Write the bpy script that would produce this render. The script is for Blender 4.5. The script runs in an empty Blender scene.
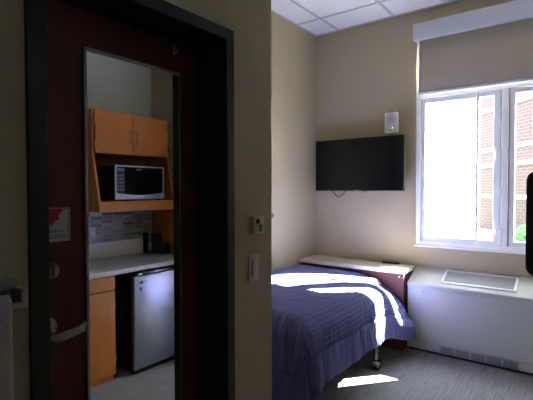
import bpy, bmesh, math, random
from mathutils import Vector, Matrix, noise
random.seed(4)
C = bpy.data.collections.new('scene'); bpy.context.scene.collection.children.link(C)
PI = math.pi

# ------------------------------------------------------------------ materials
def mat(name, col, rough=.6, metal=0, bump=0, bscale=60, var=0, vscale=8, spec=.5, coat=0):
    m = bpy.data.materials.new(name); m.use_nodes = True
    nt = m.node_tree; b = nt.nodes['Principled BSDF']
    b.inputs['Base Color'].default_value = (*col, 1); b.inputs['Roughness'].default_value = rough
    b.inputs['Metallic'].default_value = metal; b.inputs['Specular IOR Level'].default_value = spec
    b.inputs['Coat Weight'].default_value = coat
    tc = nt.nodes.new('ShaderNodeTexCoord')
    if var:
        n = nt.nodes.new('ShaderNodeTexNoise'); n.inputs['Scale'].default_value = vscale; n.inputs['Detail'].default_value = 4
        r = nt.nodes.new('ShaderNodeMixRGB')
        r.inputs[1].default_value = (*[max(0, c*(1-var)) for c in col], 1); r.inputs[2].default_value = (*[min(1, c*(1+var)) for c in col], 1)
        nt.links.new(tc.outputs['Object'], n.inputs['Vector']); nt.links.new(n.outputs['Fac'], r.inputs[0]); nt.links.new(r.outputs[0], b.inputs['Base Color'])
    if bump:
        n = nt.nodes.new('ShaderNodeTexNoise'); n.inputs['Scale'].default_value = bscale; n.inputs['Detail'].default_value = 3
        bp = nt.nodes.new('ShaderNodeBump'); bp.inputs['Strength'].default_value = bump; bp.inputs['Distance'].default_value = .01
        nt.links.new(tc.outputs['Object'], n.inputs['Vector']); nt.links.new(n.outputs['Fac'], bp.inputs['Height']); nt.links.new(bp.outputs[0], b.inputs['Normal'])
    return m
def wood(name, a, b_, scale=(14, 14, 1.2), rough=.45):
    m = mat(name, a, rough); nt = m.node_tree; b = nt.nodes['Principled BSDF']
    tc = nt.nodes.new('ShaderNodeTexCoord'); mp = nt.nodes.new('ShaderNodeMapping'); mp.inputs['Scale'].default_value = scale
    n = nt.nodes.new('ShaderNodeTexNoise'); n.inputs['Scale'].default_value = 3; n.inputs['Detail'].default_value = 8; n.inputs['Distortion'].default_value = .6
    r = nt.nodes.new('ShaderNodeMixRGB'); r.inputs[1].default_value = (*a, 1); r.inputs[2].default_value = (*b_, 1)
    nt.links.new(tc.outputs['Object'], mp.inputs[0]); nt.links.new(mp.outputs[0], n.inputs['Vector']); nt.links.new(n.outputs['Fac'], r.inputs[0]); nt.links.new(r.outputs[0], b.inputs['Base Color'])
    return m
M = {}
M['wall'] = mat('wall_paint', (.44, .378, .235), .75, bump=.08, bscale=250)
M['kwall'] = mat('kitchen_paint', (.56, .60, .46), .75, bump=.08, bscale=250)
M['white'] = mat('white_paint', (.78, .79, .80), .4)
M['shadebox'] = mat('valance_paint', (.55, .60, .64), .45)
M['ceil'] = mat('ceiling_tile', (.80, .84, .80), .9, bump=.25, bscale=180, var=.04, vscale=120)
M['grid'] = mat('ceiling_grid', (.50, .52, .54), .5)
M['frame'] = mat('door_frame_paint', (.006, .014, .012), .45)
M['door'] = wood('door_veneer', (.13, .022, .012), (.065, .011, .007), rough=.5)
M['nickel'] = mat('brushed_nickel', (.42, .41, .39), .30, 1)
M['silver'] = mat('silver_plastic', (.62, .64, .68), .4, .5)
M['chrome'] = mat('chrome', (.75, .76, .78), .12, 1)
M['alu'] = mat('mirror_aluminium', (.42, .44, .44), .35, .8)
M['mirror'] = mat('mirror_glass', (.93, .96, .95), .0, 1)
M['black'] = mat('black_plastic', (.010, .010, .012), .35)
M['blackgloss'] = mat('black_gloss', (.004, .004, .005), .12)
M['screen'] = mat('tv_screen', (.003, .003, .004), .15, spec=.3)
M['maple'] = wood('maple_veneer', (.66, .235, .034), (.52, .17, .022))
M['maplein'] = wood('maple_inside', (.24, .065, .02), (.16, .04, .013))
M['cherry'] = wood('cherry_veneer', (.12, .035, .020), (.075, .022, .014), rough=.75)
M['laminate'] = mat('pale_laminate', (.66, .62, .54), .45, var=.05, vscale=40)
M['counter'] = mat('counter_laminate', (.78, .80, .72), .3, var=.06, vscale=90)
M['steel'] = mat('stainless_front', (.46, .49, .53), .34, .85, var=.02, vscale=6)
M['heater'] = mat('heater_enamel', (.46, .48, .44), .45, bump=.03, bscale=300)
M['heatgrille'] = mat('heater_grille', (.40, .42, .41), .5, .3)
M['darkgrille'] = mat('heater_intake', (.13, .13, .14), .6)
M['towel'] = mat('towel_cotton', (.62, .57, .53), .95, bump=1, bscale=300)
M['plate'] = mat('ivory_plate', (.62, .57, .48), .4)
M['greyplastic'] = mat('grey_plastic', (.25, .23, .23), .5)
M['red'] = mat('sign_red', (.42, .02, .015), .5)
M['signwhite'] = mat('sign_white', (.50, .47, .44), .5)
M['ink'] = mat('ink', (.03, .025, .025), .6)
M['blue'] = mat('blue_print', (.02, .13, .42), .5)
M['paleblue'] = mat('pale_blue_print', (.25, .38, .55), .4)
M['vinyl'] = mat('window_vinyl', (.90, .92, .94), .35)
M['vinylgrey'] = mat('window_sash_grey', (.80, .84, .88), .4)
M['gasket'] = mat('gasket', (.40, .42, .45), .6)
M['mattress'] = mat('mattress_ticking', (.55, .55, .58), .9)
M['darkcloth'] = mat('box_spring_cloth', (.035, .035, .05), .9)
M['brownrim'] = mat('brown_rim', (.10, .025, .018), .4)
M['darkboard'] = mat('dark_board', (.018, .010, .009), .5)
M['stone'] = mat('pale_render', (.50, .52, .54), .8)
M['grass'] = mat('lawn', (.10, .30, .06), .95, var=.4, vscale=3)
M['leaf'] = mat('shrub_leaf', (.05, .14, .04), .8, var=.5, vscale=6)
M['pave'] = mat('paving', (.20, .195, .185), .9, var=.05, vscale=2)
M['farglass'] = mat('far_window_glass', (.12, .35, .38), .1)

def glass():
    m = bpy.data.materials.new('pane_glass'); m.use_nodes = True; nt = m.node_tree; nt.nodes.clear()
    o = nt.nodes.new('ShaderNodeOutputMaterial'); mx = nt.nodes.new('ShaderNodeMixShader'); t = nt.nodes.new('ShaderNodeBsdfTransparent'); g = nt.nodes.new('ShaderNodeBsdfGlossy')
    f = nt.nodes.new('ShaderNodeFresnel'); f.inputs[0].default_value = 1.45; g.inputs['Roughness'].default_value = .02
    t.inputs[0].default_value = (.98, .99, .99, 1)
    ge = nt.nodes.new('ShaderNodeNewGeometry'); io = nt.nodes.new('ShaderNodeMapRange')   # same reflectance on both faces of the sheet
    io.inputs[3].default_value = 1.45; io.inputs[4].default_value = 1/1.45
    nt.links.new(ge.outputs['Backfacing'], io.inputs[0]); nt.links.new(io.outputs[0], f.inputs[0])
    nt.links.new(f.outputs[0], mx.inputs[0]); nt.links.new(t.outputs[0], mx.inputs[1]); nt.links.new(g.outputs[0], mx.inputs[2]); nt.links.new(mx.outputs[0], o.inputs[0])
    return m
M['glass'] = glass()
def fabric_shade():
    m = mat('shade_fabric', (.41, .37, .28), .9, bump=.2, bscale=700); nt = m.node_tree; b = nt.nodes['Principled BSDF']
    o = nt.nodes['Material Output']; tr = nt.nodes.new('ShaderNodeBsdfTranslucent'); tr.inputs[0].default_value = (.32, .28, .22, 1)
    mx = nt.nodes.new('ShaderNodeMixShader'); mx.inputs[0].default_value = .05
    nt.links.new(b.outputs[0], mx.inputs[1]); nt.links.new(tr.outputs[0], mx.inputs[2]); nt.links.new(mx.outputs[0], o.inputs[0]); return m
M['shade'] = fabric_shade()
def carpet():
    m = mat('striated_carpet', (.2, .2, .2), .95, spec=.1); nt = m.node_tree; b = nt.nodes['Principled BSDF']
    tc = nt.nodes.new('ShaderNodeTexCoord'); mp = nt.nodes.new('ShaderNodeMapping'); mp.inputs['Scale'].default_value = (150, 4.0, 1)
    n = nt.nodes.new('ShaderNodeTexNoise'); n.inputs['Scale'].default_value = 1; n.inputs['Detail'].default_value = 3; n.inputs['Roughness'].default_value = .7
    cr = nt.nodes.new('ShaderNodeValToRGB'); cr.color_ramp.elements[0].position = .35; cr.color_ramp.elements[1].position = .66
    cr.color_ramp.elements[0].color = (.19, .185, .185, 1); cr.color_ramp.elements[1].color = (.34, .335, .325, 1)
    bp = nt.nodes.new('ShaderNodeBump'); bp.inputs['Strength'].default_value = .5; bp.inputs['Distance'].default_value = .004
    nt.links.new(tc.outputs['Object'], mp.inputs[0]); nt.links.new(mp.outputs[0], n.inputs['Vector']); nt.links.new(n.outputs['Fac'], cr.inputs[0]); nt.links.new(cr.outputs[0], b.inputs['Base Color'])
    nt.links.new(n.outputs['Fac'], bp.inputs['Height']); nt.links.new(bp.outputs[0], b.inputs['Normal']); return m
M['carpet'] = carpet()
def brickish(name, c1, c2, mortar, sc, bw, rh, ms, axes='YZ', rough=.8, offset=.5):
    m = mat(name, c1, rough); nt = m.node_tree; b = nt.nodes['Principled BSDF']
    tc = nt.nodes.new('ShaderNodeTexCoord'); sp = nt.nodes.new('ShaderNodeSeparateXYZ'); cb = nt.nodes.new('ShaderNodeCombineXYZ')
    nt.links.new(tc.outputs['Object'], sp.inputs[0]); nt.links.new(sp.outputs['XYZ'.index(axes[0])], cb.inputs[0]); nt.links.new(sp.outputs['XYZ'.index(axes[1])], cb.inputs[1])
    br = nt.nodes.new('ShaderNodeTexBrick'); nt.links.new(cb.outputs[0], br.inputs[0])
    br.inputs['Color1'].default_value = (*c1, 1); br.inputs['Color2'].default_value = (*c2, 1); br.inputs['Mortar'].default_value = (*mortar, 1)
    br.inputs['Scale'].default_value = sc; br.inputs['Brick Width'].default_value = bw; br.inputs['Row Height'].default_value = rh; br.inputs['Mortar Size'].default_value = ms; br.offset = offset
    nt.links.new(br.outputs[0], b.inputs['Base Color']); return m
M['tiles'] = brickish('mosaic_tiles', (.44, .46, .38), (.12, .135, .115), (.42, .42, .38), 1, .11, .034, .003, rough=.25, offset=0)
M['brick'] = brickish('red_brick', (.055, .022, .022), (.042, .017, .017), (.075, .062, .062), 1, .4, .13, .02)

def quilt():
    m = mat('navy_comforter', (.165, .182, .43), .75, spec=.25); nt = m.node_tree; b = nt.nodes['Principled BSDF']
    b.inputs['Sheen Weight'].default_value = .15; b.inputs['Sheen Roughness'].default_value = .4; b.inputs['Sheen Tint'].default_value = (.55, .58, .9, 1)
    uv = nt.nodes.new('ShaderNodeUVMap'); uv.uv_map = 'cloth'; sp = nt.nodes.new('ShaderNodeSeparateXYZ'); nt.links.new(uv.outputs[0], sp.inputs[0])
    def mth(op, a, b2=None, c=None):
        n = nt.nodes.new('ShaderNodeMath'); n.operation = op
        for i, v in enumerate((a, b2, c)):
            if v is None: continue
            if isinstance(v, (int, float)): n.inputs[i].default_value = v
            else: nt.links.new(v, n.inputs[i])
        return n.outputs[0]
    # stitched channels running the length of the bed: distance from hem stored in u
    ch = mth('ABSOLUTE', mth('SINE', mth('MULTIPLY', sp.outputs[0], PI/.032)))
    inside = mth('GREATER_THAN', sp.outputs[0], .20)
    inside = mth('MULTIPLY', inside, mth('GREATER_THAN', sp.outputs[1], .20))
    ch = mth('MULTIPLY', mth('POWER', ch, .5), inside)
    nz = nt.nodes.new('ShaderNodeTexNoise'); nz.inputs['Scale'].default_value = 1; nz.inputs['Detail'].default_value = 3
    mp = nt.nodes.new('ShaderNodeMapping'); mp.inputs['Scale'].default_value = (10, 13, 1); nt.links.new(uv.outputs[0], mp.inputs[0]); nt.links.new(mp.outputs[0], nz.inputs['Vector'])
    h = mth('ADD', mth('MULTIPLY', ch, .5), mth('MULTIPLY', nz.outputs['Fac'], .9))
    # border seams
    for d in (.20,):
        for k in (0, 1):
            s = mth('COMPARE', sp.outputs[k], d, .006); h = mth('SUBTRACT', h, s)
    bp = nt.nodes.new('ShaderNodeBump'); bp.inputs['Strength'].default_value = .9; bp.inputs['Distance'].default_value = .013
    nt.links.new(h, bp.inputs['Height']); nt.links.new(bp.outputs[0], b.inputs['Normal']); return m
M['quilt'] = quilt()

# ------------------------------------------------------------------ mesh helpers (everything in world metres)
def box(bm, x0, x1, y0, y1, z0, z1, bev=0):
    t = bmesh.new(); bmesh.ops.create_cube(t, size=1)
    for v in t.verts: v.co = Vector(((x0+x1)/2+v.co.x*abs(x1-x0), (y0+y1)/2+v.co.y*abs(y1-y0), (z0+z1)/2+v.co.z*abs(z1-z0)))
    if bev: bmesh.ops.bevel(t, geom=t.edges[:]+t.verts[:], offset=bev, segments=3, affect='EDGES', profile=.5)
    merge(bm, t)
def merge(bm, t):
    me = bpy.data.meshes.new('tmp'); t.to_mesh(me); t.free(); bm.from_mesh(me); bpy.data.meshes.remove(me)
def prism(bm, pts, axis, a, b, bev=0):
    """polygon pts in the two other axes extruded along axis from a to b"""
    t = bmesh.new(); i = 'xyz'.index(axis)
    def mk(p, v):
        c = list(p); c.insert(i, v); return t.verts.new(c)
    lo = [mk(p, a) for p in pts]; hi = [mk(p, b) for p in pts]; n = len(pts)
    t.faces.new(lo); t.faces.new(hi[::-1])
    for k in range(n): t.faces.new((lo[k], hi[k], hi[(k+1) % n], lo[(k+1) % n]))
    bmesh.ops.recalc_face_normals(t, faces=t.faces[:])
    if bev: bmesh.ops.bevel(t, geom=t.edges[:], offset=bev, segments=2, affect='EDGES')
    merge(bm, t)
def cyl(bm, p0, p1, r, r1=None, seg=24, bev=0):
    p0, p1 = Vector(p0), Vector(p1); d = p1-p0; t = bmesh.new()
    bmesh.ops.create_cone(t, cap_ends=True, segments=seg, radius1=r, radius2=r if r1 is None else r1, depth=d.length)
    q = d.to_track_quat('Z', 'Y').to_matrix().to_4x4(); q.translation = (p0+p1)/2
    bmesh.ops.transform(t, matrix=q, verts=t.verts)
    if bev: bmesh.ops.bevel(t, geom=[e for e in t.edges if e.calc_face_angle(0) > 1], offset=bev, segments=2, affect='EDGES')
    merge(bm, t)
def tube(bm, pts, r, seg=10, rz=None):
    t = bmesh.new(); pts = [Vector(p) for p in pts]; rings = []
    for i, p in enumerate(pts):
        d = (pts[min(i+1, len(pts)-1)]-pts[max(i-1, 0)]).normalized()
        u = d.cross(Vector((0, 0, 1)));
        if u.length < .01: u = d.cross(Vector((0, 1, 0)))
        u.normalize(); w = d.cross(u)
        rings.append([t.verts.new(p+u*r*math.cos(k*2*PI/seg)+w*(rz or r)*math.sin(k*2*PI/seg)) for k in range(seg)])
    for a, b in zip(rings, rings[1:]):
        for k in range(seg): t.faces.new((a[k], b[k], b[(k+1) % seg], a[(k+1) % seg]))
    t.faces.new(rings[0][::-1]); t.faces.new(rings[-1]); bmesh.ops.recalc_face_normals(t, faces=t.faces[:]); merge(bm, t)
def B(): return bmesh.new()
def wpos(o):
    p = Vector(o.location)
    while o.parent: o = o.parent; p += o.location
    return p
def obj(name, bm, m, parent=None, smooth=False, origin=None):
    me = bpy.data.meshes.new(name)
    off = wpos(parent) if parent else Vector(origin or (0, 0, 0))
    if off.length: bmesh.ops.translate(bm, verts=bm.verts, vec=-off)
    bm.to_mesh(me); bm.free(); me.materials.append(m)
    o = bpy.data.objects.new(name, me); C.objects.link(o)
    if parent: o.parent = parent
    else: o.location = off
    if smooth:
        for p in me.polygons: p.use_smooth = True
        try: me.set_sharp_from_angle(angle=math.radians(40))
        except Exception: pass
    return o
def BX(name, m, parent, *a, bev=0, smooth=False):
    bm = B(); box(bm, *a, bev=bev); return obj(name, bm, m, parent, smooth=bool(bev))
def thing(name, label, cat, loc=(0, 0, 0), group=None):
    o = bpy.data.objects.new(name, None); o.empty_display_size = .05; C.objects.link(o); o.location = loc
    o['label'] = label; o['category'] = cat
    if group: o['group'] = group
    return o
def tag(o, label, cat, group=None):
    o['label'] = label; o['category'] = cat
    if group: o['group'] = group
    return o
def struct(name, bm, m, parent=None):
    o = obj(name, bm, m, parent)
    if not parent: o['kind'] = 'structure'
    return o
def sempty(name, loc):
    o = bpy.data.objects.new(name, None); C.objects.link(o); o.location = loc; o['kind'] = 'structure'; return o
def text(name, body, size, m, parent, mtx, width=None):
    cu = bpy.data.curves.new(name, 'FONT'); cu.body = body; cu.size = size; cu.extrude = .0004; cu.align_x = 'CENTER'; cu.align_y = 'CENTER'
    to = bpy.data.objects.new('t', cu); bpy.context.scene.collection.objects.link(to)
    bpy.context.view_layer.update(); me = bpy.data.meshes.new_from_object(to.evaluated_get(bpy.context.evaluated_depsgraph_get()))
    bpy.data.objects.remove(to)
    if width:
        xs = [v.co.x for v in me.vertices]; s = width/(max(xs)-min(xs))
        for v in me.vertices: v.co.x *= s
    me.transform(mtx); bm = B(); bm.from_mesh(me); bpy.data.meshes.remove(me)
    return obj(name, bm, m, parent)

# ------------------------------------------------------------------ dimensions
CE = 3.226; XW = -1.25; XL = -2.49; YW = 4.22; YR = 1.695; XR = .724; YS = 2.77; YB = -2.0
OY0, OY1, OZ = .603, 1.361, 2.135     # door opening
WX0, WX1, WZ0, WZ1 = -1.362, -.262, .945, 2.95

# ------------------------------------------------------------------ shell
bm = B(); box(bm, XL-.2, XR+.2, YB-.2, YW+.3, -.15, 0); struct('floor', bm, M['carpet'])
ce = B(); box(ce, XL-.2, XR+.2, YB-.2, YW+.3, CE, CE+.2); ce = struct('ceiling', ce, M['ceil'])
bm = B()
for k in range(-3, 7):
    x = -2.2+.615*k
    if XL < x < XR: box(bm, x-.012, x+.012, YB, YW, CE-.006, CE+.01)
y = 3.815
while y > YB: box(bm, XL, XR, y-.012, y+.012, CE-.0065, CE+.01); y -= 1.22
box(bm, XL, XR, YW-.02, YW, CE-.008, CE+.01); box(bm, XL, XL+.02, YR, YW, CE-.008, CE+.01)
obj('ceiling_grid', bm, M['grid'], ce)
# door wall with its opening, then the return closing the bathroom block
bm = B(); box(bm, XW-.30, XW, YB, OY0-.02, 0, CE); box(bm, XW-.30, XW, OY1+.02, YR, 0, CE); box(bm, XW-.30, XW, OY0-.02, OY1+.02, OZ+.02, CE)
struct('wall_door_side', bm, M['wall'])
bm = B(); box(bm, XL-.1, XW-.30, YR-.12, YR, 0, CE); struct('wall_return', bm, M['wall'])
bm = B(); box(bm, XL-.15, XL, YR, YW+.25, 0, CE); struct('wall_left', bm, M['wall'])
bm = B(); Y1 = YW+.12
box(bm, XL, WX0, YW, Y1, 0, CE); box(bm, WX1, XR, YW, Y1, 0, CE); box(bm, WX0, WX1, YW, Y1, 0, WZ0); box(bm, WX0, WX1, YW, Y1, WZ1, CE)
struct('wall_window_side', bm, M['wall'])
bm = B(); box(bm, XR, XR+.15, YB, YS+.1, 0, CE); struct('wall_kitchen', bm, M['kwall'])
bm = B(); box(bm, XR, XR+.15, YS+.1, YW+.25, 0, CE); struct('wall_right', bm, M['wall'])
bm = B(); box(bm, XL, XR+.15, YB-.15, YB, 0, CE); struct('wall_back', bm, M['wall'])
bm = B(); box(bm, -.20, XR, YS, YS+.1, 0, CE); struct('wall_partition', bm, M['wall'])
# bathroom shell behind the door (dark)
bm = B(); box(bm, XW-1.3, XW-1.2, YB, YR-.12, 0, CE); struct('wall_bathroom', bm, M['wall'])
# baseboards
bm = B(); box(bm, XL, XL+.008, YR, YW, 0, .10); struct('baseboard_left', bm, M['darkgrille'])
bm = B(); box(bm, XW, XW+.008, OY1+.05, YR, 0, .10); box(bm, XW, XW+.008, YB, OY0-.06, 0, .10); struct('baseboard_hall', bm, M['darkgrille'])

# ------------------------------------------------------------------ door 1
XD = -1.424
d = sempty('door_1', (XD, OY0, 0))
bm = B()
for (ya, yb) in ((OY0-.055, OY0), (OY1, OY1+.047)): box(bm, XW-.30, XW+.012, ya, yb, 0, OZ, bev=.003)
box(bm, XW-.30, XW+.012, OY0-.055, OY1+.047, OZ, OZ+.05, bev=.003)
for (ya, yb) in ((OY0, OY0+.016), (OY1-.016, OY1)): box(bm, XD-.07, XD-.046, ya, yb, 0, OZ)
obj('door_frame', bm, M['frame'], d)
leaf = BX('door_leaf', M['door'], d, XD-.044, XD, OY0+.003, OY1-.003, .01, OZ-.004)
for z in (.25, 1.05, 1.88):
    bm = B(); cyl(bm, (XD+.006, OY1-.004, z-.05), (XD+.006, OY1-.004, z+.05), .006); obj('hinge', bm, M['frame'], d)
LY = .676
lv = B(); cyl(lv, (XD, LY, 1.045), (XD+.012, LY, 1.045), .034, bev=.003); cyl(lv, (XD+.012, LY, 1.045), (XD+.03, LY, 1.045), .024, .019)
lev = obj('lever_handle', lv, M['nickel'], d, smooth=True)
bm = B(); tube(bm, [(XD+.025, LY, 1.035), (XD+.048, LY-.004, 1.022), (XD+.058, LY+.012, 1.018), (XD+.060, LY+.045, 1.022), (XD+.058, LY+.080, 1.027), (XD+.052, LY+.105, 1.030), (XD+.038, LY+.116, 1.034)], .006, rz=.0145)
obj('lever', bm, M['nickel'], lev, smooth=True)
db = B(); cyl(db, (XD, .694, 1.232), (XD+.014, .690, 1.230), .028, bev=.004); cyl(db, (XD+.014, .694, 1.232), (XD+.022, .694, 1.232), .018)
db = obj('deadbolt', db, M['nickel'], d, smooth=True)
BX('thumb_turn', M['nickel'], db, XD+.022, XD+.036, .690, .698, 1.214, 1.250, bev=.002)
# coat hook
h = thing('coat_hook', 'tiny metal hook on the brown door above the tall mirror corner', 'hook', (XD, 1.231, 2.095))
BX('plate', M['nickel'], h, XD, XD+.003, 1.225, 1.237, 2.075, 2.115, bev=.001)
bm = B(); tube(bm, [(XD+.003, 1.231, 2.085), (XD+.014, 1.231, 2.080), (XD+.020, 1.231, 2.085), (XD+.022, 1.231, 2.095)], .0025); obj('prong', bm, M['nickel'], h, smooth=True)
# mirror
XM = XD+.011; MY0, MY1, MZ0, MZ1 = .815, 1.252, .42, 1.998
m_ = thing('wall_mirror', 'tall mirror with thin silver edge fixed to the brown door, reflecting the kitchenette', 'mirror', (XM, (MY0+MY1)/2, MZ0))
BX('mirror_glass', M['mirror'], m_, XM-.004, XM, MY0+.006, MY1-.001, MZ0+.006, MZ1-.006)
BX('backing', M['black'], m_, XD+.0005, XM-.0045, MY0+.002, MY1-.002, MZ0+.002, MZ1-.002)
bm = B(); box(bm, XD+.001, XM+.002, MY0, MY0+.010, MZ0, MZ1, bev=.001); box(bm, XD+.001, XM+.005, MY0, MY1, MZ1-.012, MZ1, bev=.001); box(bm, XD+.001, XM+.005, MY0, MY1, MZ0, MZ0+.012, bev=.001)
box(bm, XD+.001, XM+.0006, MY1-.003, MY1, MZ0, MZ1); obj('silver_edging', bm, M['alu'], m_)
# storm sign
XS = XD+.0025
s = thing('warning_sign', 'small white sign with red funnel symbol and dark lettering on the brown door', 'sign', (XS, .68, 1.38))
bm = B(); box(bm, XD+.0003, XS, .615, .763, 1.325, 1.439, bev=.0008); obj('sign_plate', bm, M['signwhite'], s)
bm = B(); p = [(-.052, .040), (.052, .040), (.040, .022), (.030, .012), (.036, -.004), (.018, -.012), (.010, -.022), (.0, -.036), (-.004, -.022), (-.016, -.008), (-.034, .008)]
prism(bm, [(.697+a*.8, 1.404+b*.75) for a, b in p], 'x', XS, XS+.0006); obj('funnel_symbol', bm, M['red'], s)
bm = B()
for (a, b, c, e2) in ((.62, .758, 1.4335, 1.4355), (.7555, .7575, 1.33, 1.435)): box(bm, XS, XS+.0004, a, b, c, e2)
obj('sign_border', bm, M['ink'], s)
def onx(y, z, x): return Matrix.Translation((x, y, z)) @ Matrix(((0, 0, 1), (1, 0, 0), (0, 1, 0))).to_4x4()
text('lettering', 'TORNADO', .016, M['ink'], s, onx(.693, 1.361, XS), .090)
text('lettering', 'PROTECTION', .016, M['ink'], s, onx(.692, 1.342, XS), .110)

# ------------------------------------------------------------------ towel bar and towel
XT = XW+.07
t = thing('towel_bar', 'metal towel bar on the wall left of the black door frame', 'towel bar', (XW, .2, 1.22))
for y_ in (-.10, .505):
    bm = B(); box(bm, XW, XW+.008, y_-.022, y_+.022, 1.19, 1.245, bev=.003); box(bm, XW+.008, XT+.006, y_-.009, y_+.009, 1.190, 1.243, bev=.003); obj('bracket', bm, M['nickel'], t, smooth=True)
bm = B(); box(bm, XT-.008, XT+.008, -.09, .50, 1.192, 1.208, bev=.004); obj('rail', bm, M['nickel'], t, smooth=True)
BX('top_plate', M['nickel'], t, XW+.004, XW+.030, -.10, .51, 1.236, 1.256, bev=.003)
bm = B(); yy0, yy1, n = .0, .468, 40; prof = []
for k in range(26): prof.append((XT+.018, 1.205-(.62*(25-k)/25)))
for k in range(9): a = PI*k/8; prof.append((XT+.018*math.cos(a), 1.205+.022*math.sin(a)))
for k in range(1, 20): prof.append((XT-.018, 1.205-.52*k/19))
g = []
for j in range(n+1):
    y_ = yy0+(yy1-yy0)*j/n; row = []
    for k, (x_, z_) in enumerate(prof):
        dn = max(0, 1.205-z_); s_ = 1 if x_ > XT else -.2
        row.append(bm.verts.new((x_+s_*(.008*math.sin(y_*38)*dn*1.2+.006*dn)+.002*noise.noise((y_*30, z_*30, 0)), y_+.012*noise.noise((1, z_*4, j*.01))*dn, z_)))
    g.append(row)
for a, b in zip(g, g[1:]):
    for k in range(len(prof)-1): bm.faces.new((a[k], a[k+1], b[k+1], b[k]))
bmesh.ops.recalc_face_normals(bm, faces=bm.faces[:])
tw = obj('towel', bm, M['towel'], None, True, origin=(XT, .23, 1.24)); tag(tw, 'white bath towel hanging over the metal bar at the left edge', 'towel')
sm = tw.modifiers.new('s', 'SOLIDIFY'); sm.thickness = .011; sm.offset = 0

# ------------------------------------------------------------------ wall controls near the doorway
s = thing('thermostat', 'pale square control box with dark dial, on the wall above the rocker switch', 'thermostat', (XW, 1.573, 1.335))
BX('housing', M['plate'], s, XW, XW+.030, 1.520, 1.594, 1.295, 1.375, bev=.004)
bm = B(); cyl(bm, (XW+.030, 1.545, 1.352), (XW+.035, 1.545, 1.352), .013, bev=.001); obj('dial', bm, M['black'], s, True)
BX('sensor_button', M['greyplastic'], s, XW+.030, XW+.040, 1.556, 1.578, 1.304, 1.338, bev=.004)
s = thing('light_switch', 'ivory rocker light switch plate below the square control box', 'light switch', (XW, 1.557, 1.135))
BX('plate', M['plate'], s, XW, XW+.006, 1.511, 1.587, 1.075, 1.195, bev=.002)
BX('rocker', M['plate'], s, XW+.006, XW+.011, 1.532, 1.566, 1.10, 1.17, bev=.002)

# ------------------------------------------------------------------ kitchenette (seen in the mirror)
XF = .09; XK = .69
wt = thing('worktop', 'pale laminate worktop with low upstand, above the small fridge in the mirror', 'worktop', (XF, 1.8, .87))
BX('slab', M['counter'], wt, XF-.01, XK, .9, YS, .832, .87, bev=.003)
BX('upstand', M['counter'], wt, XK-.02, XK, .9, 2.655, .87, 1.015, bev=.002)
bm = B(); box(bm, XK-.006, XK, .9, YS-.0, 1.015, 1.30); struct('trim_1', bm, M['tiles'])
sp = thing('side_panel', 'maple-coloured wood splash panel at the far end of the worktop', 'panel', (.4, YS, .87))
BX('veneer_board', M['maple'], sp, XF+.0, XK-.007, YS-.014, YS, .871, 1.30)
s = thing('light_switch', 'small white switch plate on the grey mosaic tiles, seen in the mirror', 'light switch', (XK, 2.08, 1.11))
BX('plate', M['plate'], s, XK-.012, XK-.006, 2.065, 2.135, 1.05, 1.165, bev=.002)
BX('rocker', M['white'], s, XK-.016, XK-.012, 2.085, 2.115, 1.075, 1.14, bev=.001)
# base cabinet
b = thing('base_cabinet', 'maple base cabinet with a drawer front over a tall door, left of the fridge', 'cabinet', (.3, 1.6, 0))
bm = B(); box(bm, XF+.03, XK-.003, .9, 1.935, .0, .06); box(bm, XF+.02, XK-.003, .9, 1.94, .06, .83); obj('body', bm, M['maple'], b)
for (ya, yb) in ((.905, 1.415), (1.425, 1.937)):
    BX('drawer', M['maple'], b, XF, XF+.018, ya, yb, .722, .825, bev=.0015)
    dr = BX('door', M['maple'], b, XF, XF+.018, ya, yb, .055, .712, bev=.0015)
    for z in (.18, .60):
        bm = B(); yh = yb+.003 if yb > 1.5 else ya-.002; cyl(bm, (XF-.002, yh, z-.032), (XF-.002, yh, z+.032), .006); obj('hinge', bm, M['chrome'], dr, True)
# fridge niche back stays open; fridge
FX = .045
f = thing('mini_fridge', 'small refrigerator with silver door and black body under the worktop, seen in the mirror', 'refrigerator', (.35, 2.33, 0))
BX('body', M['black'], f, FX+.045, .60, 2.085, 2.585, .02, .81, bev=.004)
fd = BX('door', M['steel'], f, FX, FX+.042, 2.082, 2.588, .035, .795, bev=.006)
BX('top_trim', M['blackgloss'], f, FX-.002, FX+.10, 2.082, 2.588, .797, .825, bev=.004)
BX('kick_strip', M['black'], f, FX+.004, FX+.05, 2.085, 2.585, .004, .032)
for y_ in (2.115, 2.29, 2.50):
    k = BX('hinge_cover', M['chrome'], f, FX-.004, FX+.02, y_, y_+.045, .808, .818, bev=.002)
bm = B(); cyl(bm, (FX-.002, 2.155, .742), (FX+.002, 2.155, .742), .014, seg=24); box(bm, FX-.0015, FX, 2.168, 2.215, .741, .7435); box(bm, FX-.0015, FX, 2.13, 2.145, .735, .75); obj('badge', bm, M['ink'], fd)
BX('sticker', M['blue'], fd, FX-.001, FX, 2.135, 2.158, .672, .705)
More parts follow.
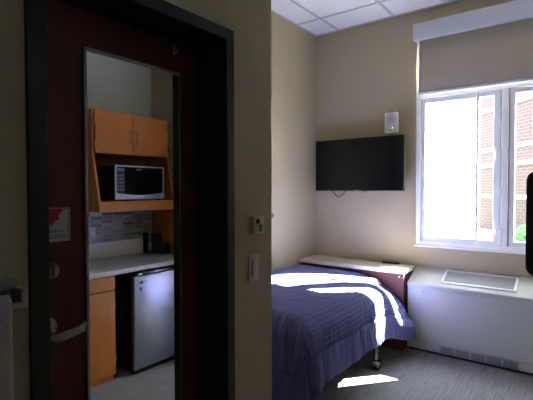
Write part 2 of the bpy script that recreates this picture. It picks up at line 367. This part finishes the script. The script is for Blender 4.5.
# upper cabinet
UY0, UY1 = 1.905, 2.685; UX = .34; UXs = .25
u = thing('upper_cabinet', 'maple wall cabinet with two doors over an open microwave shelf, seen in the mirror', 'cabinet', (.5, 2.3, 1.32))
for (ya, yb) in ((UY0, UY0+.02), (UY1-.02, UY1)):
    bm = B(); prism(bm, [(XK, 1.32), (UXs, 1.32), (UXs, 1.40), (UX, 1.80), (UX, 2.15), (XK, 2.15)], 'y', ya, yb); o = obj('side', bm, M['maple'], u)
BX('top', M['maple'], u, UX, XK, UY0+.02, UY1-.02, 2.13, 2.15)
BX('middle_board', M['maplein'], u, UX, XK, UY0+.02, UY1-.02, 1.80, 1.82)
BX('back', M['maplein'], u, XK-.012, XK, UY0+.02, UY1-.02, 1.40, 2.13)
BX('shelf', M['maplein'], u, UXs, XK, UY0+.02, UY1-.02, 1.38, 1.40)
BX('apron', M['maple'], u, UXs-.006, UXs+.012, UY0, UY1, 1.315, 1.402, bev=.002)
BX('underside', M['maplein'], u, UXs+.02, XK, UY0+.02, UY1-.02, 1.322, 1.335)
ym = (UY0+UY1)/2-.02
for (ya, yb, hy, he) in ((UY0+.018, ym-.002, ym-.032, UY0+.016), (ym+.002, UY1-.020, ym+.032, UY1-.014)):
    dd = BX('door', M['maple'], u, UX-.02, UX-.001, ya, yb, 1.80, 2.148, bev=.002)
    bm = B(); tube(bm, [(UX-.02, hy, 1.895), (UX-.045, hy, 1.897), (UX-.048, hy, 1.95), (UX-.045, hy, 2.003), (UX-.02, hy, 2.005)], .0045); obj('handle', bm, M['nickel'], dd, True)
    for z in (1.87, 2.08):
        bm = B(); box(bm, UX-.024, UX-.004, he-.006, he+.006, z-.028, z+.028, bev=.002); obj('hinge', bm, M['nickel'] if he < 2 else M['black'], dd)
# microwave
MX = .30
mw = thing('microwave', 'black microwave with silver edging on the open cabinet shelf', 'microwave', (.5, 2.33, 1.40))
BX('casing', M['black'], mw, MX+.02, .66, 2.095, 2.595, 1.41, 1.70, bev=.004)
bm = B()
box(bm, MX, MX+.02, 2.090, 2.102, 1.42, 1.705, bev=.002); box(bm, MX, MX+.02, 2.588, 2.600, 1.42, 1.705, bev=.002); box(bm, MX, MX+.02, 2.090, 2.600, 1.693, 1.705, bev=.002)
pts = [(2.090, 1.415), (2.600, 1.415), (2.600, 1.470)]+[(2.600-.51*k/12, 1.470-.020*math.sin(PI*k/12)) for k in range(1, 12)]+[(2.090, 1.470)]
prism(bm, pts, 'x', MX-.002, MX+.02); obj('silver_trim', bm, M['silver'], mw)
BX('door', M['blackgloss'], mw, MX+.004, MX+.02, 2.190, 2.589, 1.45, 1.694)
cp = BX('control_panel', M['black'], mw, MX+.005, MX+.02, 2.101, 2.186, 1.45, 1.694)
BX('display', M['farglass'], cp, MX+.003, MX+.005, 2.112, 2.176, 1.655, 1.680)
bm = B()
for i in range(3):
    for j in range(5): box(bm, MX+.0035, MX+.005, 2.112+i*.023, 2.128+i*.023, 1.49+j*.03, 1.508+j*.03)
obj('keypad', bm, M['greyplastic'], cp)
BX('badge', M['nickel'], mw, MX+.003, MX+.004, 2.30, 2.352, 1.668, 1.678)
for y_ in (2.13, 2.56): BX('foot', M['black'], mw, MX+.03, MX+.06, y_-.012, y_+.012, 1.40, 1.411)
# goods on worktop
c = thing('drink_carton', 'slim dark carton with pale blue print standing at the far end of the worktop', 'carton', (.63, 2.665, .87))
BX('box', M['ink'], c, .60, .66, 2.632, 2.694, .871, 1.070, bev=.002)
bm = B(); prism(bm, [(2.654, .90), (2.680, .90), (2.688, .96), (2.672, 1.01), (2.680, 1.066), (2.658, 1.066), (2.662, 1.0), (2.652, .95)], 'x', .5990, .600); obj('print', bm, M['paleblue'], c)
BX('top_flap', M['paleblue'], c, .605, .655, 2.645, 2.685, 1.070, 1.085, bev=.002)
c = thing('information_card', 'black placard with faint printed columns, propped beside the slim carton', 'placard', (.58, 2.725, .87))
ca, cb = Vector((.632, 2.702)), Vector((.520, 2.752)); ct = (cb-ca).normalized(); cn = Vector((ct.y, -ct.x))
if cn.x > 0: cn = -cn
def strip(bm, t0, t1, z0, z1, d0, d1):
    L_ = (cb-ca).length; P_ = [ca+ct*L_*t0+cn*d0, ca+ct*L_*t1+cn*d0, ca+ct*L_*t1+cn*d1, ca+ct*L_*t0+cn*d1]; prism(bm, [tuple(p) for p in P_], 'z', z0, z1)
bm = B(); strip(bm, 0, 1, .871, 1.062, 0, .008); obj('board', bm, M['ink'], c)
bm = B()
for k in range(3):
    for j in range(7): strip(bm, .08+k*.31, .28+k*.31, .90+j*.021, .907+j*.021, .008, .009)
obj('print', bm, M['greyplastic'], c)
bm = B(); strip(bm, .40, .58, .985, 1.05, .0095, .0105); obj('blue_panel', bm, M['blue'], c)
c = thing('dark_standin', 'made-up black block standing in for the dark patch low in the shaded worktop corner, half cut by the mirror edge', 'dark_standin', (.44, 2.69, .87))
BX('body', M['black'], c, .385, .485, 2.665, 2.750, .882, .985, bev=.02)  # added dark block where the corner only reads as a dark patch
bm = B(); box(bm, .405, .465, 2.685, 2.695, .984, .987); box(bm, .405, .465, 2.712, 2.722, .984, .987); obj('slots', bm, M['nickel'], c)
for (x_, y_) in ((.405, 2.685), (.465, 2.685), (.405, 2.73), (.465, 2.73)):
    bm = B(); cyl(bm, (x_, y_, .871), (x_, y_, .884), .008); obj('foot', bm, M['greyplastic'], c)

for o in list(C.objects):      # kitchenette stands against the kitchen wall
    if o.parent is None and (o.get('category') in ('worktop', 'panel', 'cabinet', 'refrigerator', 'microwave', 'carton', 'placard', 'dark_standin') or o.name in ('trim_1', 'light_switch.001')): o.location.x += XR-XK
# ------------------------------------------------------------------ window
ZT = 2.372
w = sempty('window_1', ((WX0+WX1)/2, YW, WZ0))
bm = B()
ya, yb = YW+.012, YW+.10
box(bm, WX0, WX0+.045, ya, yb, WZ0, WZ1, bev=.003); box(bm, WX1-.045, WX1, ya, yb, WZ0, WZ1, bev=.003); box(bm, WX0+.044, WX1-.044, ya+.001, yb-.001, WZ0, WZ0+.05); box(bm, WX0+.044, WX1-.044, ya+.001, yb-.001, WZ1-.05, WZ1)
box(bm, WX0-.004, WX1+.004, YW-.012, YW+.02, WZ0-.005, WZ0+.012, bev=.003)
obj('window_frame', bm, M['vinyl'], w)
bm = B(); box(bm, -.620, -.572, ya, yb+.02, WZ0+.05, ZT, bev=.003); obj('mullion', bm, M['vinyl'], w)
bm = B(); box(bm, -.637, -.620, ya+.02, yb, WZ0+.05, ZT); box(bm, WX0+.045, WX0+.050, ya+.005, yb, WZ0+.05, ZT); box(bm, -.572, -.560, ya+.02, yb, WZ0+.05, ZT); obj('gasket', bm, M['gasket'], w)
bm = B(); box(bm, WX0+.045, WX1-.045, ya+.001, yb-.001, ZT, ZT+.062); obj('transom', bm, M['vinyl'], w)
def sash(x0, x1, ww, wr=None, z0=WZ0+.05, z1=ZT, name='sash'):
    bm = B(); a, c = YW+.03, YW+.075; wr = wr or ww
    box(bm, x0, x0+ww, a, c, z0, z1, bev=.003); box(bm, x1-wr, x1, a, c, z0, z1, bev=.003); box(bm, x0+ww-.001, x1-wr+.001, a+.001, c-.001, z0, z0+.045); box(bm, x0+ww-.001, x1-wr+.001, a+.001, c-.001, z1-.045, z1)
    o = obj(name, bm, M['vinylgrey'], w)
    bm = B(); box(bm, x0+ww-.004, x1-wr+.004, YW+.055, YW+.060, z0+.04, z1-.04); obj('pane', bm, M['glass'], o); return o
s1 = sash(WX0+.05, -.822, .032, .010); sash(WX0+.05, WX1-.045, .03, z0=ZT+.062, z1=WZ1-.05)
bm = B(); box(bm, -.830, -.808, YW+.022, YW+.08, WZ0+.05, ZT, bev=.003); obj('meeting_bar', bm, M['vinyl'], w)
s2 = sash(-.812, -.637, .008, .049); s3 = sash(-.56, WX1-.045, .04)
for z in (1.12, 1.78):
    bm = B(); box(bm, -.672, -.655, YW+.022, YW+.03, z-.03, z+.03, bev=.002); tube(bm, [(-.663, YW+.02, z), (-.668, YW+.004, z+.03), (-.676, YW+.002, z+.09)], .006); obj('handle', bm, M['vinyl'], s2, True)
bm = B(); box(bm, -.632, -.612, YW+.004, YW+.02, WZ0+.06, WZ0+.20, bev=.002); obj('hinge', bm, M['white'], s2)

# roller shade
r = thing('roller_shade', 'beige roller shade half lowered from a pale valance box over the window', 'blind', (-.78, YW, WZ1))
bm = B(); box(bm, WX0-.012, WX1+.012, YW-.075, YW-.001, 2.925, 3.075, bev=.003); vb = obj('valance', bm, M['shadebox'], r)
bm = B(); x0, x1 = WX0+.028, WX1-.012
n = 30; rows = []
for i in range(n+1):
    x_ = x0+(x1-x0)*i/n; rows.append([bm.verts.new((x_, YW-.012+.0015*math.sin(x_*9+z*2), z)) for z in (2.43, 2.6, 2.8, 3.0)])
for a, b2 in zip(rows, rows[1:]):
    for k in range(3): bm.faces.new((a[k], b2[k], b2[k+1], a[k+1]))
fb = obj('fabric', bm, M['shade'], r, True); so = fb.modifiers.new('s', 'SOLIDIFY'); so.thickness = .0008
bm = B(); box(bm, x0, x1, YW-.018, YW-.006, 2.408, 2.432, bev=.003); obj('bottom_bar', bm, M['shadebox'], r)

# ------------------------------------------------------------------ TV
TY = 4.08
t = thing('television', 'black flat-screen television mounted on the wall left of the window', 'television', (-1.9, YW, 1.75))
TX0, TX1, TZ0, TZ1 = -2.405, -1.425, 1.482, 2.022
BX('housing', M['black'], t, TX0+.004, TX1-.004, TY+.004, TY+.04, TZ0+.004, TZ1-.004, bev=.004)
bm = B()
for a in ((TX0, TX1, TZ1-.012, TZ1), (TX0, TX1, TZ0, TZ0+.018), (TX0, TX0+.012, TZ0, TZ1), (TX1-.012, TX1, TZ0, TZ1)): box(bm, a[0], a[1], TY-.003, TY+.012, a[2], a[3], bev=.002)
obj('bezel', bm, M['blackgloss'], t)
BX('screen', M['screen'], t, TX0+.012, TX1-.012, TY, TY+.004, TZ0+.018, TZ1-.012)
BX('badge', M['greyplastic'], t, -1.935, -1.895, TY-.004, TY-.002, TZ0+.005, TZ0+.012)
bm = B(); box(bm, -2.1, -1.75, TY+.04, TY+.065, 1.62, 1.9, bev=.003); box(bm, -2.05, -1.8, TY+.06, YW-.001, 1.7, 1.82, bev=.003); obj('wall_bracket', bm, M['black'], t)
bm = B(); tube(bm, [(-2.215+.165*(k/14)+0*k, TY+.02, 1.49-.07*math.sin(PI*k/14)) for k in range(15)], .005); obj('cable', bm, M['black'], t, True)
bm = B(); tube(bm, [(-1.87+.05*(k/10), TY+.03, 1.484-.013*math.sin(PI*k/10)) for k in range(11)], .004); obj('cable', bm, M['black'], t, True)
# alarm speaker
s = thing('alarm_sounder', 'white wall alarm with round speaker grille above the television', 'alarm', (-1.6, YW, 2.16))
BX('housing', M['white'], s, -1.662, -1.532, YW-.045, YW, 2.065, 2.265, bev=.006)
bm = B()
for k in range(3):
    R0 = .016+.016*k; cc = [(-1.597+R0*math.cos(a*PI/12), YW-.046, 2.205+R0*math.sin(a*PI/12)) for a in range(25)]; tube(bm, cc, .0025, 6)
for a in range(6): cyl(bm, (-1.597, YW-.046, 2.205), (-1.597+.05*math.cos(a*PI/3), YW-.046, 2.205+.05*math.sin(a*PI/3)), .002, seg=6)
obj('grille', bm, M['greyplastic'], s, True)
bm = B(); cyl(bm, (-1.597, YW-.045, 2.110), (-1.597, YW-.06, 2.110), .030, .022); obj('strobe_lens', bm, M['chrome'], s, True)

# ------------------------------------------------------------------ headboard shelf unit
b = thing('headboard_unit', 'reddish-brown low ledge unit with pale top behind the bed head', 'headboard', (-1.9, 4.05, 0))
BX('body', M['cherry'], b, XL+.01, -1.362, 3.895, YW-.005, 0, .715)
BX('top', M['laminate'], b, XL+.005, -1.350, 3.872, YW-.002, .715, .752, bev=.004)
bm = B(); cyl(bm, (-1.40, 3.895, .685), (-1.40, 3.889, .685), .006); k = obj('screw_cap', bm, M['white'], b, True); k['label'] = 'small white cap'
rm = thing('remote_control', 'black remote control lying on the pale headboard ledge', 'remote', (-1.6, 4.14, .752))
BX('body', M['black'], rm, -1.665, -1.495, 4.135, 4.180, .7525, .772, bev=.004)
bm = B()
for i in range(7):
    for j in range(2): box(bm, -1.65+i*.02, -1.64+i*.02, 4.145+j*.015, 4.153+j*.015, .772, .7735)
obj('keys', bm, M['greyplastic'], rm)
# wall shelf at left
s = thing('wall_shelf', 'dark reddish wooden shelf end on the left bedroom wall, just past the wall corner', 'shelf', (XL, 3.0, 1.25))
bm = B(); prism(bm, [(XL, 1.268), (XL+.10, 1.268), (XL+.095, 1.235), (XL+.05, 1.212), (XL, 1.205)], 'y', 2.55, 3.28, bev=.003); obj('board', bm, M['cherry'], s)

# ------------------------------------------------------------------ heater unit
HX0, HX1, HY = -1.345, .30, 3.965
h = thing('wall_heater', 'long white heating unit with sloping top beneath the window', 'heater', (-.5, 4.1, 0))
bm = B(); prism(bm, [(HY, .10), (HY, .605), (HY+.012, .632), (YW-.003, .742), (YW-.003, .0), (HY+.05, .0), (HY+.05, .10)], 'x', HX0, HX1, bev=.003); obj('cabinet', bm, M['heater'], h)
bm = B(); prism(bm, [(HY-.012, .605), (HY-.012, .625), (HY-.004, .633), (YW-.004, .752), (YW-.004, .742), (HY+.01, .612)], 'x', HX0-.002, HX1+.002, bev=.002); obj('top_panel', bm, M['heater'], h)
bm = B(); box(bm, HX0+.01, HX1-.01, HY+.02, HY+.05, .004, .10); obj('plinth', bm, M['black'], h)
bm = B(); box(bm, HX0+.003, HX1-.003, HY-.006, HY+.002, .110, .592, bev=.003); fp = obj('front_panel', bm, M['heater'], h)
bm = B(); cyl(bm, (-1.20, HY-.006, .565), (-1.20, HY-.009, .565), .008); obj('lock', bm, M['greyplastic'], fp)
bm = B(); box(bm, HX0, HX1, HY-.002, HY+.03, .030, .096, bev=.002); kp = obj('lower_panel', bm, M['heater'], h)
for k in range(5):
    x_ = -1.05+k*.123; bm = B(); box(bm, x_+.006, x_+.117, HY-.003, HY-.001, .036, .092); g_ = obj('intake_grille', bm, M['darkgrille'], h)
    bm = B()
    for j in range(12): box(bm, x_+.010+j*.009, x_+.0135+j*.009, HY-.005, HY-.003, .038, .090)
    obj('bars', bm, M['heatgrille'], g_)
# top grille on the slope
ang = math.atan2(.742-.632, YW-.003-HY-.012)
def slope(bm, x0, x1, s0, s1, z0, z1):
    t_ = bmesh.new(); bmesh.ops.create_cube(t_, size=1)
    for v in t_.verts: v.co = Vector(((x0+x1)/2+v.co.x*(x1-x0), (s0+s1)/2+v.co.y*(s1-s0), (z0+z1)/2+v.co.z*(z1-z0)))
    bmesh.ops.transform(t_, matrix=Matrix.Translation((0, HY+.012, .6425)) @ Matrix.Rotation(ang, 4, 'X'), verts=t_.verts); merge(bm, t_)
bm = B(); gx0, gx1 = -1.06, -.47
slope(bm, gx0, gx1, .03, .045, 0, .009); slope(bm, gx0, gx1, .215, .23, 0, .009); slope(bm, gx0, gx0+.018, .03, .23, 0, .009); slope(bm, gx1-.018, gx1, .03, .23, 0, .009); tg = obj('outlet_frame', bm, M['white'], h)
bm = B(); slope(bm, gx0+.018, gx1-.018, .045, .215, 0, .002)
for j in range(21): slope(bm, gx0+.018, gx1-.018, .048+j*.008, .051+j*.008, .002, .006)
obj('outlet_grille', bm, M['heatgrille'], tg)

# ------------------------------------------------------------------ bed
BX0, BX1, BY0, BY1 = XL+.02, -1.33, 2.13, 3.885
b = thing('bed', 'single bed with mattress on a low metal frame, covered by the navy comforter', 'bed', (-1.9, 3, 0))
BX('box_spring', M['darkcloth'], b, BX0, -1.47, BY0+.02, BY1, .27, .43, bev=.02)
BX('mattress', M['mattress'], b, BX0, -1.55, BY0+.02, BY1, .43, .66, bev=.06)
bm = B()
for x_ in (BX0+.02, BX1-.05): box(bm, x_, x_+.03, BY0+.03, BY1-.02, .235, .268)
for y_ in (BY0+.05, 2.95, BY1-.08): box(bm, BX0+.02, BX1-.03, y_, y_+.03, .235, .266)
obj('frame_rails', bm, M['black'], b)
for (x_, y_) in ((-1.395, 3.36), (-1.395, 2.30), (BX0+.08, 3.36), (BX0+.08, 2.30)):
    bm = B(); cyl(bm, (x_, y_, .06), (x_, y_, .24), .017); cyl(bm, (x_, y_, .055), (x_, y_, .075), .028, .02); lg = obj('leg', bm, M['black'], b, True)
    bm = B(); cyl(bm, (x_-.030, y_, .036), (x_-.006, y_, .036), .036, bev=.004); cyl(bm, (x_+.006, y_, .036), (x_+.030, y_, .036), .036, bev=.004); box(bm, x_-.033, x_+.033, y_-.03, y_+.034, .036, .080, bev=.006); obj('caster', bm, M['black'], lg, True)

# comforter: a cloth sheet mapped over the bed by arc length
TOP = .700; XE = -1.415; RAD = .105; YE = 2.215
DROP = .45
def edge(s, rad=RAD, flare=.05):
    """outward, downward for overhang arc length s"""
    q = rad*PI/2
    if s <= 0: return 0, 0
    if s < q: a = s/rad; return rad*math.sin(a), rad*(1-math.cos(a))
    e = s-q; return rad+flare*e, rad+e
HP = [(-1.98, .700), (-1.75, .692), (-1.61, .652), (-1.515, .600), (-1.42, .515), (-1.335, .40), (-1.235, .27), (-1.245, .15)]
def polyat(t):
    L_ = [0]
    for a, c in zip(HP, HP[1:]): L_.append(L_[-1]+math.dist(a, c))
    s = t*L_[-1]
    for i in range(len(HP)-1):
        if s <= L_[i+1]+1e-9:
            f_ = (s-L_[i])/(L_[i+1]-L_[i]); return HP[i][0]+(HP[i+1][0]-HP[i][0])*f_, HP[i][1]+(HP[i+1][1]-HP[i][1])*f_
    return HP[-1]
UL, SL = XL+.015, .47
VL = 3.865; VT = .58
bm = B(); NU, NV = 170, 210; g = []; dat = []
def sst(x): x = max(0, min(1, x)); return x*x*(3-2*x)
for j in range(NV+1):
    v = (VL-YE+VT)*j/NV; row = []
    for i in range(NU+1):
        u_ = UL+(XE+SL-UL)*i/NU
        s = max(0, u_-XE); t_ = max(0, (VL-v < YE)*(YE-(VL-v)))
        if s > 0 and t_ > 0:
            r_ = math.hypot(s, t_); o_, dn = edge(r_, flare=.16); dx, dy = s/r_, t_/r_
            dn = min(dn, TOP-.07-.02*noise.noise((u_*5, v*5, 0)))
        else:
            o_, dn = edge(max(s, t_)); dx, dy = (1, 0) if s > 0 else (0, 1)
        x_ = min(u_, XE)+o_*dx; y_ = max(VL-v, YE)-o_*dy; z_ = TOP-dn
        if t_ <= 0:
            wgt = 1-sst(v/.62)
            if wgt > 0 and u_ > -1.98:
                hx, hz = polyat((u_+1.98)/(XE+SL+1.98)); x_ = x_*(1-wgt)+hx*wgt; z_ = z_*(1-wgt)+hz*wgt
        # gentle crown and unevenness of the top
        topf = 1-sst(max(s, t_)/.12)
        z_ += topf*(.034*sst((v-.12)/.5)*sst((u_-UL)/.35)*(1-sst((u_+1.75)/.45)*.5)-.012*(1-sst(v/.4))+.012*noise.noise((u_*2.2, v*2.2, 3))+.004*noise.noise((u_*9, v*9, 5)))
        # gathers on the hanging parts
        hg = sst(max(s, t_)/.30); al = v if s >= t_ else u_
        w_ = .016*noise.noise((al*14, max(s, t_)*5, 1))+.012*noise.noise((al*36, max(s, t_)*6, 7))+.016*noise.noise((al*5, 0, 2))
        hemd = min(XE+SL-u_, (VL-YE+VT)-v)
        w_ *= hg*(1+.9*sst(t_/.15)); w_ -= .012*math.exp(-((hemd-.20)/.011)**2)*sst(max(s, t_)/.05)
        x_ += dx*w_*(s > 0); y_ -= dy*w_*(t_ > 0)
        x_ = max(x_, XL+.012); z_ += .010*noise.noise((al*6, 9, 0))*hg
        row.append(bm.verts.new((x_, y_, z_))); dat.append((XE+SL-u_, (VL-YE+VT)-v))
    g.append(row)
bm.verts.index_update(); uvl = bm.loops.layers.uv.new('cloth')
for j in range(NV):
    for i in range(NU):
        f_ = bm.faces.new((g[j][i], g[j+1][i], g[j+1][i+1], g[j][i+1]))
        for lp in f_.loops: lp[uvl].uv = dat[lp.vert.index]
bmesh.ops.recalc_face_normals(bm, faces=bm.faces[:])
cf = obj('comforter', bm, M['quilt'], None, True, origin=(-1.9, 3, .7)); tag(cf, 'navy blue quilted comforter with stitched border draped over the bed', 'comforter')
sm = cf.modifiers.new('s', 'SOLIDIFY'); sm.thickness = .016; sm.offset = -1

# ------------------------------------------------------------------ dark board at right
s = thing('notice_board', 'dark board with rounded corners and reddish-brown rim at the right edge of the photo', 'board', (-.12, YS, 1.3))
def rrect(x0, x1, z0, z1, r, n=8):
    P = []
    for cx, cz, a0 in ((x1-r, z1-r, 0), (x0+r, z1-r, 90), (x0+r, z0+r, 180), (x1-r, z0+r, 270)):
        for k in range(n+1): a = math.radians(a0+90*k/n); P.append((cx+r*math.cos(a), cz+r*math.sin(a)))
    return P
bm = B(); prism(bm, rrect(-.279, .06, 1.02, 1.60, .055), 'y', YS-.035, YS-.001, bev=.004); obj('rim', bm, M['brownrim'], s, True)
bm = B(); prism(bm, rrect(-.267, .048, 1.032, 1.588, .045), 'y', YS-.038, YS-.035); obj('face', bm, M['darkboard'], s)

# ------------------------------------------------------------------ outside
GZ = -.30
bm = B(); box(bm, -60, 60, YW+.3, 90, GZ-.2, GZ); g0 = obj('ground', bm, M['pave']); g0['kind'] = 'structure'
# brick building, its long wall receding from right to left
P0 = Vector((-4.15, 21.9, GZ)); dv = Vector((.62, -.78, 0)).normalized(); nv = Vector((dv.y, -dv.x, 0))  # outward face normal toward the viewer side
bb = thing('brick_building', 'red brick building with pale stone bands outside the right window panes', 'building', P0)
R3 = Matrix.Translation(P0) @ Matrix(((nv.x, dv.x, 0), (nv.y, dv.y, 0), (0, 0, 1))).to_4x4()
def lbox(name, m, parent, *a):
    bm = B(); box(bm, *a)
    me = bpy.data.meshes.new(name); bm.to_mesh(me); bm.free(); me.materials.append(m)
    o = bpy.data.objects.new(name, me); C.objects.link(o); o.parent = parent; return o
bb.rotation_euler = R3.to_euler(); BL = 11.0
lbox('wall', M['brick'], bb, -8, 0, 0, BL, 0, 13)
for z in (1.4, 2.75, 3.45, 5.2, 6.9, 8.7, 10.5): lbox('stone_band', M['stone'], bb, -.1, .06, -.03, BL, z, z+.16)
for z in (6.3, 9.8):
    for y_ in (2.2, 5.4, 8.6):
        wf = lbox('window', M['vinyl'], bb, -.1, .04, y_-.6, y_+.6, z, z+1.2); lbox('pane', M['farglass'], wf, 0, .05, y_-.5, y_+.5, z+.1, z+1.1)
lw = lbox('lawn', M['grass'], bb, .9, 3.6, -2, 7.5, 0, .04); lw.parent = None; lw.location = bb.location; lw.rotation_euler = bb.rotation_euler
tag(lw, 'strip of green lawn outside the window in front of the brick building', 'lawn')['kind'] = 'stuff'
lbox('parapet', M['stone'], bb, -8.1, .15, -.15, BL+.1, 13, 13.3)
# pale building further left
wb = thing('pale_building', 'sunlit white building far outside the left window pane', 'building', (-22, 44, GZ))
bm = B(); box(bm, -40, -9.5, 44, 56, GZ, 14); obj('wall', bm, M['stone'], wb)
bm = B(); box(bm, -40.3, -9.2, 43.7, 56, 14, 14.5); obj('parapet', bm, M['stone'], wb)
for x_ in (-31, -26, -20.8, -15.2, -12.2):
    for z in (.8, 5.2, 9.6):
        bm = B(); box(bm, x_, x_+1.5, 43.95, 44.1, z, z+2.0); wf = obj('window', bm, M['vinyl'], wb)
        bm = B(); box(bm, x_+.12, x_+1.38, 43.92, 44, z+.12, z+1.88); obj('pane', bm, M['farglass'], wf)
rl = thing('railing', 'low pale railing crossing the forecourt outside the left pane', 'railing', (-14, 30, GZ))
bm = B()
for z in (.35, .95): box(bm, -20, -6.5, 29.97, 30.03, GZ+z, GZ+z+.07)
obj('rail', bm, M['vinylgrey'], rl)
for k in range(10): bm = B(); box(bm, -20+k*1.5, -19.93+k*1.5, 29.97, 30.03, GZ, GZ+1.0); obj('post', bm, M['vinylgrey'], rl)
# shrub
sh = thing('shrub', 'dark green conical shrub on the lawn outside the right pane', 'shrub', (-1.45, 15.0, GZ))
bm = B(); cyl(bm, (-1.45, 15.0, GZ), (-1.45, 15.0, GZ+.3), .04); obj('stem', bm, M['cherry'], sh)
bm = B(); bmesh.ops.create_icosphere(bm, subdivisions=4, radius=1)
for v in bm.verts:
    n_ = 1+.28*noise.noise(v.co*4)+.15*noise.noise(v.co*11); q = v.co*n_; k = 1-.35*max(0, q.z)
    v.co = Vector((-1.45+q.x*.42*k, 15.0+q.y*.42*k, GZ+.42+q.z*.34))
obj('foliage', bm, M['leaf'], sh, True)

# ------------------------------------------------------------------ light
W = bpy.data.worlds.new('world'); bpy.context.scene.world = W; W.use_nodes = True
bg = W.node_tree.nodes['Background']
tc = W.node_tree.nodes.new('ShaderNodeTexCoord'); sx = W.node_tree.nodes.new('ShaderNodeSeparateXYZ'); cr = W.node_tree.nodes.new('ShaderNodeValToRGB')
cr.color_ramp.elements[0].position = 0; cr.color_ramp.elements[0].color = (.97, .98, 1, 1); cr.color_ramp.elements[1].position = .8; cr.color_ramp.elements[1].color = (.78, .87, 1, 1)
W.node_tree.links.new(tc.outputs['Generated'], sx.inputs[0]); W.node_tree.links.new(sx.outputs[2], cr.inputs[0]); W.node_tree.links.new(cr.outputs[0], bg.inputs[0])
bg.inputs[1].default_value = 2.1
az = math.radians(50.5); el = math.radians(39.5)
sd = Vector((math.cos(az)*math.cos(el), math.sin(az)*math.cos(el), math.sin(el)))
L = bpy.data.lights.new('sun', 'SUN'); L.energy = 32; L.angle = math.radians(.6); L.color = (1, .95, .88)
lo = bpy.data.objects.new('sun', L); C.objects.link(lo); lo.rotation_euler = sd.to_track_quat('Z', 'Y').to_euler(); lo.location = sd*30
P = bpy.data.lights.new('window_portal', 'AREA'); P.shape = 'RECTANGLE'; P.size = WX1-WX0; P.size_y = WZ1-WZ0; P.cycles.is_portal = True
po = bpy.data.objects.new('window_portal', P); C.objects.link(po); po.location = ((WX0+WX1)/2, YW+.2, (WZ0+WZ1)/2); po.rotation_euler = (math.radians(-90), 0, 0)

# ------------------------------------------------------------------ camera
yaw, pitch, roll = (math.radians(a) for a in (37.08224926, -1.44759469, -.0907421))
f = Vector((-math.sin(yaw)*math.cos(pitch), math.cos(yaw)*math.cos(pitch), math.sin(pitch))); r_ = Vector((math.cos(yaw), math.sin(yaw), 0)); u_ = r_.cross(f)
c, s = math.cos(roll), math.sin(roll); r2 = c*r_+s*u_; u2 = -s*r_+c*u_
cam = bpy.data.cameras.new('camera'); co = bpy.data.objects.new('camera', cam); C.objects.link(co)
mm = Matrix((r2, u2, -f)).transposed().to_4x4(); mm.translation = (0, 0, 1.5); co.matrix_world = mm
cam.sensor_width = 36; cam.lens = 36*427.757/533; cam.clip_start = .02; cam.clip_end = 300
S = bpy.context.scene; S.camera = co
S.view_settings.view_transform = 'Standard'; S.view_settings.look = 'None'; S.view_settings.gamma = 1; S.view_settings.use_curve_mapping = False
S.view_settings.exposure = 3.0
S.cycles.max_bounces = 12; S.cycles.diffuse_bounces = 8; S.cycles.glossy_bounces = 5; S.cycles.transparent_max_bounces = 12
S.cycles.sample_clamp_indirect = 6
